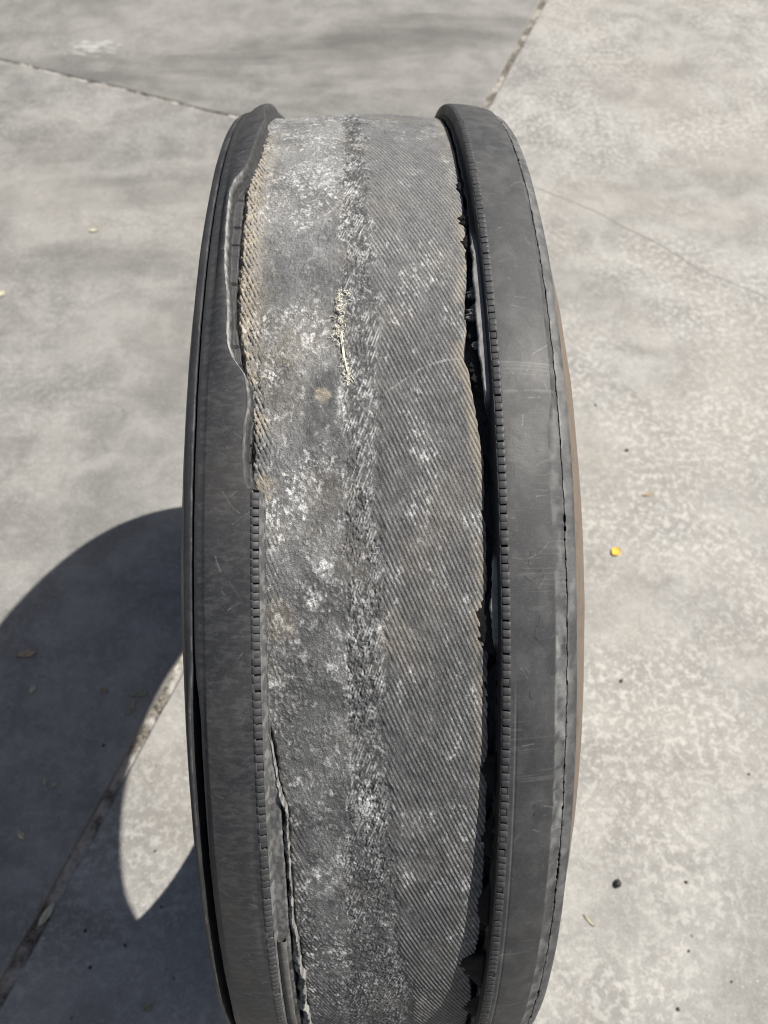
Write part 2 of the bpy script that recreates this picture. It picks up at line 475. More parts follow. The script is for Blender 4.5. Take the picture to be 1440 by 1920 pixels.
# ---------------------------------------------------- exposed belt surface
def build_belt():
    TH = theta_grid(0.0015)
    xs = np.unique(np.concatenate([np.linspace(-0.112, -0.094, 10), np.arange(-0.094, 0.0675, 0.00045), np.linspace(0.0675, 0.112, 14)]))
    T = np.repeat(TH[:, None], len(xs), 1); X = np.repeat(xs[None], len(TH), 0)
    S = T * 0.4915
    mm = 1000.0
    x = X * mm; s = S * mm                                   # millimetres
    R0 = 0.4915 - 0.0035 * np.minimum(np.abs(X) / 0.062, 1.22) ** 2
    wob = (fbm(x / 14, s / 14, 31, 3) - 0.5)
    bl = band_L(T) * mm + 9 * wob; br = band_R(T) * mm + 13 * (fbm(x / 9, s / 9, 32, 4) - 0.5)
    zR = ss(-4.5, 3.0, x - br); zL = 1 - ss(-2.6, 2.6, x - bl); zM = np.clip(1 - zR - zL, 0, 1)
    # main ply: cords at 24 degrees
    p = 2.63
    q = x * 0.915 + s * 0.4025 + 0.5 * (fbm(x / 30, s / 30, 33, 2) - 0.5)
    c1 = np.sqrt(np.abs(np.sin(np.pi * q / p)) + 1e-4)
    cid = np.floor(q / p)
    # ply underneath: the other way
    q2 = x * 0.94 - s * 0.342 + 1.0 * (fbm(x / 15, s / 15, 34, 2) - 0.5)
    l2 = x * 0.342 + s * 0.94
    c2 = np.sqrt(np.abs(np.sin(np.pi * q2 / 1.75)) + 1e-4)
    id2 = np.floor(q2 / 1.75)
    dash = ss(0.45, 0.62, vn(l2 / 3.2 + 7.3 * id2, id2 * 3.1, 35) * 0.65 + 0.35 * fbm(x / 6, s / 8, 36, 2))
    f1 = fbm(x / 1.25, s / 1.35, 37, 2); f2 = fbm(x / 3.2, s / 3.2, 38, 3); f3 = fbm(x / 9, s / 9, 39, 3)
    pits = ss(0.56, 0.72, fbm(x / 1.0, s / 1.5, 40, 2))
    # raised overlap of the ply across its splice
    spl = np.interp(x, [0, 12, 30, 45, 54, 58, 80], [-0.285, -0.268, -0.241, -0.231, -0.228, -0.235, -0.24])
    step1 = ss(-0.0016, 0.0016, spl - T + 0.006 * (fbm(x / 5, s / 5, 41, 3) - 0.5)) * ss(-1, 4, x - br)
    lowp = ss(0.0, 1.5, x - (20.5 + 2 * (fbm(s / 5, s * 0, 42, 3) - 0.5))) * ss(0, 0.008, (-1.128 - T) + 0.03 * (fbm(x / 6, s / 6, 43, 3) - 0.5))
    smear = 1 - 0.68 * ss(0.52, 0.72, fbm(x / 13 + 3, s / 17, 44, 3)) * (1 - 0.6 * ss(30, 45, x)) - 0.45 * (1 - ss(0, 9, x - br))
    smear = np.clip(smear, 0.1, 1)
    topfade = 1 - 0.35 * ss(-0.15, 0.25, T)
    H_R = (0.85 * c1 * smear * topfade + 0.18 * f1 + 0.25 * f2) + 0.85 * step1 + 0.45 * lowp * (c1 - 0.4) - 0.5 * lowp * ss(3, 0, x - 20)
    # the left ply shows only under a skin of rubber
    edge = x - belt_L(T) * mm
    show = ss(15, 6, edge) * ss(0.42, 0.6, fbm(x / 20, s / 24, 45, 2) + 0.12) + 0.22 * ss(0.5, 0.7, fbm(x / 18, s / 26, 46, 2))
    show = show + 0.8 * ss(-0.95, -1.25, T)
    rough = 0.35 + 0.65 * ss(0.35, 0.6, fbm(x / 11, s / 11, 141, 3))
    H_L = 0.45 + 0.55 * c1 * np.clip(show, 0, 1) + 0.80 * f1 * rough + 0.55 * f2 + 0.5 * f3
    amp = 0.45 + 0.65 * ss(0.38, 0.62, fbm(x / 14, s / 18, 140, 3)) * (0.5 + 0.5 * ss(-1.0, -0.75, T) * ss(-0.2, -0.4, T))
    H_M = 0.35 + (0.75 + 0.12 * ss(-0.30, -0.42, T)) * amp * (0.60 * c2 * dash + 0.75 * f1 - 0.85 * pits) + 0.5 * f2
    # the band's edges: a little ridge of pulled rubber
    rim = np.exp(-((x - bl) / 0.9) ** 2) * (0.5 * fbm(s / 4, x / 4, 47, 2))
    H = zL * H_L + zM * H_M + zR * H_R + rim + 0.9 * (fbm(x / 45, s / 45, 48, 2) - 0.5)
    # frayed fringe where the ply ends under the torn shoulder
    fr = ss(15, 5, edge + 12 * (f3 - 0.5)) * ss(-0.46, -0.30, T) * ss(0.5, 0.3, T)
    cell = vn(x / 1.9 + s / 6, s / 1.6, 49)
    H = H + fr * (-1.5 * ss(0.2, 0.6, 1 - c1) * ss(0.42, 0.62, cell) + 1.1 * (fbm(x / 1.5, s / 2.2, 50, 3) - 0.6))
    dropL = ss(2.2, -2.6, edge + 3.2 * (fbm(s / 3.5, x / 4, 51, 4) - 0.5)) * 6.0
    er = np.interp(-T, [-0.5, -0.2, 0.0, 0.04, 0.09, 0.1157, 0.15, 0.19, 0.208, 0.228, 0.2475, 0.283, 0.323, 0.36, 1.5], [66.5, 66.0, 65.2, 63.8, 62.2, 60.6, 58.4, 58.6, 57.2, 55.4, 58.2, 60.2, 62.4, 64.8, 65.2]) + 1.8 * (fbm(s / 5, s * 0 + 2, 52, 4) - 0.5) - 3.2 * np.exp(-((T + 0.565) / 0.022) ** 2) - 4.0 * np.exp(-((T + 1.13) / 0.05) ** 2)
    dropR = ss(-0.6, 1.4, x - er) * 8.0
    H = H - dropL - dropR - 2.5 * ss(92, 104, np.abs(x))
    RR = R0 + (H - 0.9) / mm
    me = ring_mesh('belt_surface', TH, X, RR, True, True)
    # wear and painted ridge light: pale scuffs on proud spots, dust in the fringe
    clus = ss(0.38, 0.64, fbm(x / 24, s / 30, 60, 3)) * (0.35 + 0.65 * ss(0.38, 0.56, fbm(x / 55, s / 60, 260, 2)))
    fle = ss(0.60, 0.70, fbm(x / 1.5 + 0.3 * s / 1.5, s / 1.9, 61, 2)) * ss(0.40, 0.55, fbm(x / 7, s / 7, 161, 2))
    big = ss(0.69, 0.745, fbm(x / 3.4 + 0.6 * f2, s / 3.8 + 0.7 * f1, 62, 3))
    spk = ss(0.60, 0.74, f1)
    grey = 0.06 + 0.13 * ss(0.35, 0.7, fbm(x / 18, s / 22, 64, 3)) + 0.14 * ss(-0.3, 0.15, T)
    dL = grey + (1 - 0.4 * ss(-0.3, -0.1, T)) * (0.62 * fle * (0.12 + 0.88 * clus) + 0.75 * big * (0.35 + 0.65 * clus) + 0.36 * spk * rough * (0.30 + clus))
    dM = 0.04 + (0.40 + 0.10 * ss(-0.45, -0.2, T)) * dash * ss(0.72, 0.95, c2) * ss(0.30, 0.55, fbm(x / 12, s / 16, 65, 2)) + 0.16 * spk + 0.35 * fle
    along = vn(q / p * 0.9, (x * -0.4025 + s * 0.915) / 9 + 0.37 * cid, 66)
    tops = ss(0.62, 0.90, c1)
    patch = ss(0.46, 0.66, fbm(x / 14, s / 22, 67, 3))
    dR = 0.02 + 0.17 * tops * (0.55 + 0.45 * ss(0.35, 0.7, along)) * (0.75 + 0.5 * patch) + 0.26 * fle * patch * tops + 0.34 * big * patch + 0.12 * spk * tops + 0.10 * ss(-0.3, 0.1, T) + 0.6 * np.exp(-((spl - T + 0.002) / 0.0028) ** 2) * step1 * zR  # cord tops: scuffing plus sunlit-ridge contrast painted in, grooves left dark
    chalk = np.zeros_like(x)
    brk = ss(0.46, 0.66, 0.55 * fbm(x / 2.6, s / 3.0, 150, 4) + 0.45 * fbm(x / 9, s / 7, 152, 3)) * (0.35 + 0.65 * ss(0.4, 0.6, f1))
    for (cx, ct, rx, rt, a) in ((-15, 0.089, 7, .02, .6), (-17, 0.02, 6, .03, .5), (-9, -0.799, 9, .03, .75), (-6, -0.846, 8, .02, .5), (-40, -0.92, 13, .03, .5), (-59, -0.575, 10, .035, .45), (-40, -0.196, 16, .035, .5),
            (-33, -0.501, 6, .014, .8), (-43, -0.537, 7, .016, .7), (-31, -0.629, 6, .012, .7), (9, -0.171, 7, .014, .55), (8, -0.65, 6, .03, .4), (-52, -0.781, 6, .02, .45), (23, -0.339, 8, .02, .4),
            (-39, 0.128, 22, .05, .3), (37, -0.728, 3, .008, .8), (28, -0.513, 4, .02, .5), (-1.5, -0.584, 6, .02, .5), (-22, -0.29, 4, .03, .4), (40, -0.09, 14, .03, .3), (-50, -0.43, 9, .03, .4), (15, -0.92, 6, .02, .45)):
        g = np.exp(-((x - cx) / rx) ** 2 - ((T - ct) / rt) ** 2)
        chalk = np.maximum(chalk, min(1, a * 1.35) * ss(0.10, 0.9, g) * brk)
    inr = 1 - ss(-0.8, 0.6, x - er)
    dust = (zL * dL + zM * dM + zR * dR + chalk * (zL + zM + zR * (0.35 + 0.65 * tops))) * (0.1 + 0.9 * inr)
    tan = fr * (0.25 + 0.55 * ss(0.35, 0.65, f2)) * (0.55 + 0.45 * ss(0.3, 0.6, f1)) * ss(0.40, 0.20, T) * ss(-0.36, -0.16, T)
    tan = np.maximum(tan, 0.42 * ss(30, 4, edge + 16 * (fbm(x / 9, s / 12, 151, 4) - 0.5)) * ss(0.40, 0.20, T) * ss(-0.36, -0.16, T) * (0.3 + 0.7 * ss(0.35, 0.6, f1)))
    for (cx, ct, rx, rt, a) in ((-73, -0.315, 8, 0.02, .6), (-70, -0.40, 10, 0.022, .6), (-61, -0.565, 14, 0.035, .28), (-34, -0.28, 5.5, 0.012, .75), (8, -0.58, 12, 0.04, .22), (-57, -0.21, 22, 0.04, .3)):
        g = np.exp(-((x - cx) / rx) ** 2 - ((T - ct) / rt) ** 2)
        tan = np.maximum(tan, a * ss(0.30, 0.75, g * (0.15 + 1.6 * fbm(x / 4.5, s / 4.5, 160, 4))) * (0.45 + 0.55 * ss(0.35, 0.65, f1)))
    fringeR = ss(12, 2, er - x) * ss(0.35, 0.6, fbm(x / 8, s / 20, 68, 3)) * ss(-1.0, -0.6, T)
    tan = np.maximum(tan, 0.5 * fringeR * inr * (0.4 + 0.6 * tops))
    tan = np.maximum(tan, 0.08 * ss(0.5, 0.75, fbm(x / 30, s / 30, 69, 3)))
    me_d = dust.reshape(-1); me_t = tan.reshape(-1)
    attr(me, 'dust', me_d); attr(me, 'tan', me_t)
    o = link('belt_surface', me, M_belt, tire)
    o['label'] = 'scuffed grey belt with slanting cords laid bare'
    return TH, xs, RR
B_TH, B_X, B_R = build_belt()

def belt_r(x, th):
    i = np.abs(B_TH - th).argmin(); j = np.abs(B_X - x).argmin()
    return B_R[i, j]

# ---------------------------------------------------- notch between shoulder and sidewall
def notch_w(T, sgn):
    s = T * 500
    if sgn < 0:
        w = 0.0009 + 0.0005 * fbm(s / 9, s * 0, 71, 3) + 0.0040 * ss(-0.60, -0.70, T) * ss(-1.36, -1.15, T) + 0.0006 * ss(-0.62, -0.66, T)
    else:
        w = 0.00002 + 0.0011 * ss(0.52, 0.70, fbm(s / 3, s * 0, 72, 5)) * (0.35 + 0.65 * ss(0.42, 0.6, fbm(s / 45, s * 0 + 3, 73, 2)))
    return w
def notch_x(T, sgn):
    s = T * 500
    return 0.1118 + (0.0007 if sgn > 0 else 0.0002) * 2 * (fbm(s / 7, s * 0 + sgn, 74, 5) - 0.5)

# cracks in the rubber of the shoulder that has kept its edge: polylines in (mm across, mm round)
def crack_field(x, s, lines, w):
    d = np.full(x.shape, 9e9)
    for ln in lines:
        for (x0, s0), (x1, s1) in zip(ln[:-1], ln[1:]):
            vx, vs_ = x1 - x0, s1 - s0; L = vx * vx + vs_ * vs_
            t = np.clip(((x - x0) * vx + (s - s0) * vs_) / L, 0, 1)
            d = np.minimum(d, np.hypot(x - x0 - t * vx, s - s0 - t * vs_))
    return np.clip(1 - d / w, 0, 1)
CRACKS_R = [[(84.5, -257), (87, -259.6), (89, -260.6), (91.5, -258.5), (93, -258), (95, -254)], [(89.5, -243), (88.2, -247), (87.8, -251), (88.6, -253.5)],
            [(94, -281), (93.6, -285), (91, -290), (90.6, -293), (93, -296), (94.5, -297)], [(88, -325), (87.4, -329), (90, -333)], [(95.5, -399), (92.5, -401), (91, -404.5), (93, -408), (94.5, -408.5)]]

def build_rib(sgn):
    TH = theta_grid(0.0011)
    n = len(TH); s = TH * 500
    torn = (TH > -0.4085) & (TH < 1.0) if sgn < 0 else np.zeros(n, bool)
    tz = ss(-0.4075, -0.4055, TH) * ss(1.0, 0.96, TH) if sgn < 0 else np.zeros(n)
    xi_t = -torn_L(TH) + 0.0009 * (fbm(s / 5, s * 0, 80, 3) - 0.5)
    xo = notch_x(TH, sgn) - notch_w(TH, sgn) / 2
    cols = []
    # ledge that is left of the tread groove
    if sgn > 0:
        xle = np.interp(-TH, [-0.7, -0.3, -0.05, 0.02, 0.06, 0.10, 0.20, 0.26, 0.295, 0.31, 0.48, 0.50, 0.56, 0.595, 0.61, 0.9, 1.4],
                        [0.0680, 0.0675, 0.0672, 0.0668, 0.0656, 0.0649, 0.0646, 0.0653, 0.0672, 0.0690, 0.0688, 0.0672, 0.0655, 0.0668, 0.0690, 0.0690, 0.0685])
        rle = np.interp(-TH, [-0.7, 0.0, 0.06, 0.28, 0.315, 0.47, 0.50, 0.59, 0.62, 1.5], [0.4905, 0.4915, 0.4942, 0.4942, 0.4900, 0.4900, 0.4938, 0.4938, 0.4895, 0.4890])
        jagx = 0.0016 * (fbm(s / 3.5, s * 0, 81, 4) - 0.5) + 0.0012 * (vn(s / 11, s * 0, 82) - 0.5)
    else:
        xle = np.interp(-TH, [-1.2, 0.40, 0.42, 0.60, 0.69, 0.73, 0.80, 0.90, 1.05, 1.30, 1.5], [0.070, 0.0700, 0.0688, 0.0684, 0.0682, 0.0670, 0.0632, 0.0622, 0.0618, 0.0612, 0.061])
        rle = np.interp(-TH, [-1.2, 0.40, 0.70, 0.76, 0.85, 1.5], [0.4920, 0.4920, 0.4915, 0.4925, 0.4935, 0.4930])
        xle = xle * (1 - tz) + (xi_t - 0.0028 + 0.0016 * (fbm(s / 6, s * 0, 86, 3) - 0.5)) * tz
        xle = np.where(tz > 0.5, np.minimum(xle, -belt_L(TH) + 0.0012), xle)
        gash = ss(0.66, 0.74, vn(s / 3.7, s * 0, 186)) * 0.0025
        rle = rle * (1 - tz) + (0.4874 - gash) * tz
        jagx = 0.0007 * (fbm(s / 2.5, s * 0, 81, 4) - 0.5)
    xle = xle + jagx
    cols.append((xle + 0.004, np.full(n, 0.480)))
    cols.append((xle + 0.001, rle - 0.0055))
    cols.append((xle - 0.0002, rle - 0.0012 + 0.0008 * (fbm(s / 2, s * 0, 83, 3) - 0.5)))
    cols.append((xle + 0.0005, rle + 0.0004 * (fbm(s / 2, s * 0, 84, 3) - 0.5)))
    # groove wall
    xw0 = (0.0702 if sgn > 0 else np.interp(-TH, [-1, 0.42, 0.69, 0.80, 1.5], [0.0692, 0.0692, 0.0690, 0.0700, 0.0700])) * (1 - tz) + (xi_t - 0.0016) * tz
    xw0 = np.maximum(xw0, xle + 0.0006)
    xw1 = 0.0711 * (1 - tz) + xi_t * tz
    xw1 = np.maximum(xw1, xw0 + 0.0004)
    rw1 = 0.4988 * (1 - tz) + 0.4988 * tz
    for u in (0.2, 0.35, 0.5, 0.65, 0.8, 0.92):
        cols.append((xle * (1 - u) + xw0 * u, rle + 0.0004 * (fbm(s / 4, s * 0 + u * 3, 85, 3) - 0.5)))
    for k in range(9):
        u = k / 8
        wr = 0.0010 * (fbm(s / 4.0 + u * 2.5, s * 0 + u * 6 + sgn, 87, 4) - 0.5) * (tz * 2.6 + 0.35)
        cols.append((xw0 * (1 - u) + xw1 * u + wr * (1 - abs(2 * u - 1)), rle + 0.0001 + (rw1 - rle) * u))
    # the ledge the teeth stand on, then up to the running surface
    rim0 = len(cols)
    cols.append((xw1 + 0.0004 * (1 - tz) + 0.0001 * tz, rw1 + 0.0001))
    cols.append((xw1 + 0.0006 * (1 - tz) + 0.0002 * tz, 0.4956 * (1 - tz) + 0.4990 * tz))
    xt = 0.0753 * (1 - tz) + (xi_t + 0.0006) * tz
    rt = 0.4952 * (1 - tz) + 0.4992 * tz
    cols.append((xt - 0.0003, rt)); cols.append((xt - 0.0001 * (1 - tz), rt + 0.0002))
    rtop = 0.49997
    cols.append((xt + 0.0001, np.full(n, rtop - 0.0002)))
    cols.append((xt + 0.00025, np.full(n, rtop)))
    cols.append((xt + 0.0005, np.full(n, rtop)))
    top0 = len(cols)
    x0 = xt + 0.0008; K = 58
    x1 = np.full(n, 0.1045) if sgn < 0 else np.interp(-TH, [-0.6, 0.08, 0.17, 0.26, 0.30, 0.33, 0.40, 0.46, 0.56, 0.66, 0.8, 1.5], [0.1090, 0.1088, 0.1080, 0.1082, 0.1070, 0.1042, 0.1030, 0.1041, 0.1045, 0.1041, 0.1048, 0.1045]) + 0.0006 * (fbm(s / 14, s * 0, 190, 3) - 0.5)
    for k in range(K):
        u = k / (K - 1)
        xx = x0 * (1 - u) + x1 * u
        rr = np.full(n, 0.5) - 0.0044 * u ** 1.9
        cols.append((xx, rr))
    top1 = len(cols)
    xm_ = xo - 0.0016
    cols.append((x1 + 0.0006, np.full(n, 0.4951)))
    cols.append((x1 * 0.6 + xm_ * 0.4, np.full(n, 0.4942)))
    cols.append((x1 * 0.3 + xm_ * 0.7, np.full(n, 0.4937)))
    cols.append((xo - 0.0016, np.full(n, 0.4931)))
    cols.append((xo - 0.0003, np.full(n, 0.4926)))
    cols.append((xo - 0.00015, np.full(n, 0.4925)))
    cols.append((xo, np.full(n, 0.4920)))
    cols.append((xo + 0.0001, np.full(n, 0.4880)))
    cols.append((np.maximum(xo, 0.1112), np.full(n, 0.4805)))
    X = np.stack([c[0] for c in cols], 1); RR = np.stack([c[1] for c in cols], 1)
    x = X * 1000; S = np.repeat(s[:, None], X.shape[1], 1); T = np.repeat(TH[:, None], X.shape[1], 1)
    topm = np.zeros(X.shape[1]); topm[top0:top1 + 3] = 1
    und = 0.35 * (fbm(x / 16, S / 30, 90 + sgn, 3) - 0.5) + 0.10 * (fbm(x / 3, S / 3, 92, 3) - 0.5)
    if sgn > 0:
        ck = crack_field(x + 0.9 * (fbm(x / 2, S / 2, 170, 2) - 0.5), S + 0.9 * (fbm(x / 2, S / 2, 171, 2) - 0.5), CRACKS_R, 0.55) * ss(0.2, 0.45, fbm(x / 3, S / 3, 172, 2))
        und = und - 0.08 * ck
        # worn-down strip beside the teeth, deepening along the shoulder
        und = und - 0.40 * np.exp(-((x - 79.9) / 0.55) ** 2) * ss(-0.6, -0.7, T)
    else:
        und = und - 0.45 * np.exp(-((x - 79.5) / 2.2) ** 2) * ss(-0.72, -0.82, T) * ss(-1.12, -1.0, T)
        und = und - 0.5 * ss(0.7, 0, x - (xi_t * 1000)[:, None]) * tz[:, None]
    edgepin = np.exp(-((S / 500 - math.pi) / 0.1) ** 2) + np.exp(-((S / 500 + math.pi) / 0.1) ** 2)
    RR = RR + topm[None] * np.minimum(und, 0.0) / 1000
    me = ring_mesh('shoulder_rib', TH, X * sgn, RR, True, sgn < 0)
    dust = 0.0 * X
    wall = np.zeros(X.shape[1]); wall[2:top0 - 2] = 1
    if sgn < 0:
        dust = dust + wall[None] * (0.22 + 0.34 * ss(0.42, 0.65, fbm(S / 4, x / 1.2, 95, 4))) * np.where(tz[:, None] > 0.5, 0.15 + 1.7 * ss(0.4930, 0.4975, RR) * ss(0.14, 0.06, T) * ss(-0.42, -0.2, T), 1.0)
        dust = dust + 0.30 * np.exp(-((x - 74.6) / 1.2) ** 2) * ss(-0.43, -0.5, T) * (fbm(S / 12, x / 3, 96, 2))
        dust = dust + 0.08 * ss(0.4, 0.7, fbm(x / 5, S / 2.0, 97, 3)) * topm[None]
    else:
        led = np.zeros(X.shape[1]); led[2:10] = 1
        dust = dust + led[None] * (0.45 + 0.25 * fbm(S / 5, x, 95, 3)) * ss(0.4915, 0.4935, rle)[:, None]  # ledge dusted pale only along its sunlit stretches, light put into the colour
        wall = wall.copy(); wall[rim0 - 2:] = 0
        fresh_shade = wall[None] * (1 - led[None] * ss(0.4915, 0.4935, rle)[:, None])  # shade painted on the groove wall, sunlit ledge spared
        ch = ss(-0.9, 0.7, x - (x1 * 1000)[:, None]) * (0.04 + 0.30 * ss(0.40, 0.66, fbm(x / 5, S / 9, 98, 6)) + 0.30 * ss(0.36, 0.6, fbm(x / 3, S / 6, 198, 6)) * ss(-0.52, -0.60, T) * ss(-1.0, -0.8, T)) * (0.35 + 0.65 * ss(-0.05, -0.7, T) + 0.25 * ss(-0.1, 0.2, T))
        dust = dust + ch
        dust = dust + 0.07 * ss(0.40, 0.70, fbm(x / 9, S / 12, 99, 6)) * topm[None] + 0.02 * topm[None] + 0.06 * ss(-0.3, 0.2, T) * topm[None]  # dust blotches, plus sky sheen painted as an even pale cast brighter at top
        dust = dust + 0.15 * np.exp(-((x - 79.3) / 0.5) ** 2) * ss(-0.62, -0.7, T)
        scr = ss(0.70, 0.78, vn(S / 0.9, x / 60, 100)) * ss(0.6, 0.75, fbm(S / 40, x / 30, 101, 2))
        dust = dust + 0.10 * scr * topm[None]
    if sgn > 0:
        attr(me, 'crack', ss(0.40, 0.75, ck)); attr(me, 'fresh_shade', fresh_shade)
        for t0, a0 in ((-0.2462, .5), (-0.2500, .3), (-0.2552, .25), (-0.2847, .5), (-0.2868, .25), (-0.262, .2)):
            dust = dust + 0.5 * a0 * np.exp(-((T - t0 - 0.00012 * (x - 85) * (1 if t0 < -0.28 else 0)) / 0.0010) ** 2) * topm[None] * ss(0.25, 0.5, fbm(x / 5, S / 9, 180, 3))
    # scuffs: short thin strokes scraped across the running surface
    r2 = np.random.default_rng(300 + sgn); scu = np.zeros(X.shape)
    for k in range(70):
        tc = r2.uniform(-1.25, 0.3) * 500; xc = r2.uniform(79, 106); a = r2.normal(0.2, 0.7); L = r2.uniform(1.5, 9) * (2 if r2.random() < 0.15 else 1)
        rows = np.abs(S[:, 0] - tc) < L
        if not rows.any(): continue
        pts = [(xc + L * q * math.cos(a) / 2, tc + L * q * math.sin(a) / 2 + 0.35 * L * (q * q - 0.3) * r2.normal(0, 0.3)) for q in (-1, -0.4, 0.2, 1)]
        scu[rows] = np.maximum(scu[rows], r2.uniform(0.12, 0.40) * ss(0.0, 0.8, crack_field(x[rows], S[rows], [pts], r2.uniform(0.35, 0.6))))
    dust = dust + scu * topm[None] * (0.4 + 0.6 * ss(0.35, 0.6, fbm(x / 2, S / 2, 310, 3)))
    attr(me, 'dust', dust)
    attr(me, 'tan', 0.16 * ss(0.45, 0.7, fbm(x / 25, S / 40, 102, 3)) * topm[None] * (1 if sgn < 0 else 0.3))
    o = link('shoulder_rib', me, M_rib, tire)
    o['label'] = 'shoulder strip with its inner edge torn away in scallops' if sgn < 0 else 'shoulder strip with an unbroken comb of small teeth'
    # teeth along the inner edge
    pitch = 2 * math.pi / 637
    variants = []
    for v in range(5):
        r_ = random.Random(40 + v)
        L = 0.00493 * (0.86 + 0.05 * r_.random()); b = 0.00018
        xa, xb_ = 0.0713, 0.0766
        ra, rb_ = 0.4940, 0.50008 - 0.00003 * r_.random()
        sk = 0.0004 * r_.uniform(-1, 1); slope = 0.00115 * (0.9 + 0.2 * r_.random())
        # cross-section (across the tire): flat like the strip, then sloping to the groove
        sec = [(xb_, ra), (xb_, rb_), (0.0747 + 0.0003 * r_.random(), rb_ - 0.00003), (xa + 0.0013, rb_ - slope * 0.42), (xa, rb_ - slope), (xa, ra)]
        V = []
        for (tt, ins) in ((-L / 2, b), (-L / 2 + b, 0), (L / 2 - b, 0), (L / 2, b)):
            for q, (xx, rr_) in enumerate(sec):
                V.append((sgn * xx, tt + (sk if rr_ > ra else 0), rr_ - (ins if 0 < q < 5 else 0)))
        F = []
        for a in range(3):
            for c in range(5):
                F.append((a * 6 + c, a * 6 + c + 1, a * 6 + 6 + c + 1, a * 6 + 6 + c))
        for a in (0, 18):
            e = [(a + 5, a + 4, a + 1, a + 0), (a + 4, a + 3, a + 2, a + 1)]
            F += e if a == 0 else [q[::-1] for q in e]
        F = np.array(F)
        if sgn > 0: F = F[:, ::-1]
        me2 = mesh_np('tooth', np.array(V), F); me2.materials.append(M_rib)
        attr(me2, 'dust', np.full(len(V), (0.07 if sgn > 0 else 0.05) * (0.5 + r_.random())))
        variants.append(me2)
    k0 = int(-1.46 / pitch); k1 = int(0.72 / pitch)
    rest = []
    for k in range(-318, 319):
        th = k * pitch
        if sgn < 0 and -0.412 < th < 1.0: continue
        jt = th + random.uniform(-1, 1) * 0.0006
        if k0 <= k <= k1:
            t = bpy.data.objects.new('tread_tooth', variants[random.randrange(5)])
            C.objects.link(t); t.parent = o
            t.location = (0, 0, ZC); t.rotation_euler = (-jt, 0, 0)
            dr = random.uniform(-0.00005, 0.00003) - (random.uniform(0.0001, 0.0004) if random.random() < 0.12 else 0)
            t.location = (0, dr * math.sin(jt), ZC + dr * math.cos(jt))
        else:
            me2 = variants[k % 5]
            co = np.array([v.co[:] for v in me2.vertices]); c_, s_ = math.cos(-jt), math.sin(-jt)
            V = np.stack([co[:, 0], co[:, 1] * c_ - co[:, 2] * s_, co[:, 1] * s_ + co[:, 2] * c_ + ZC], 1)
            rest.append((V, np.array([p.vertices[:] for p in me2.polygons])))
    V, F = merge(rest)
    r_ = link('tread_teeth', mesh_np('tread_teeth', V, F), M_rib, o, False)
    r_['kind'] = 'stuff'
    return o
rib_L = build_rib(-1)
rib_R = build_rib(1)

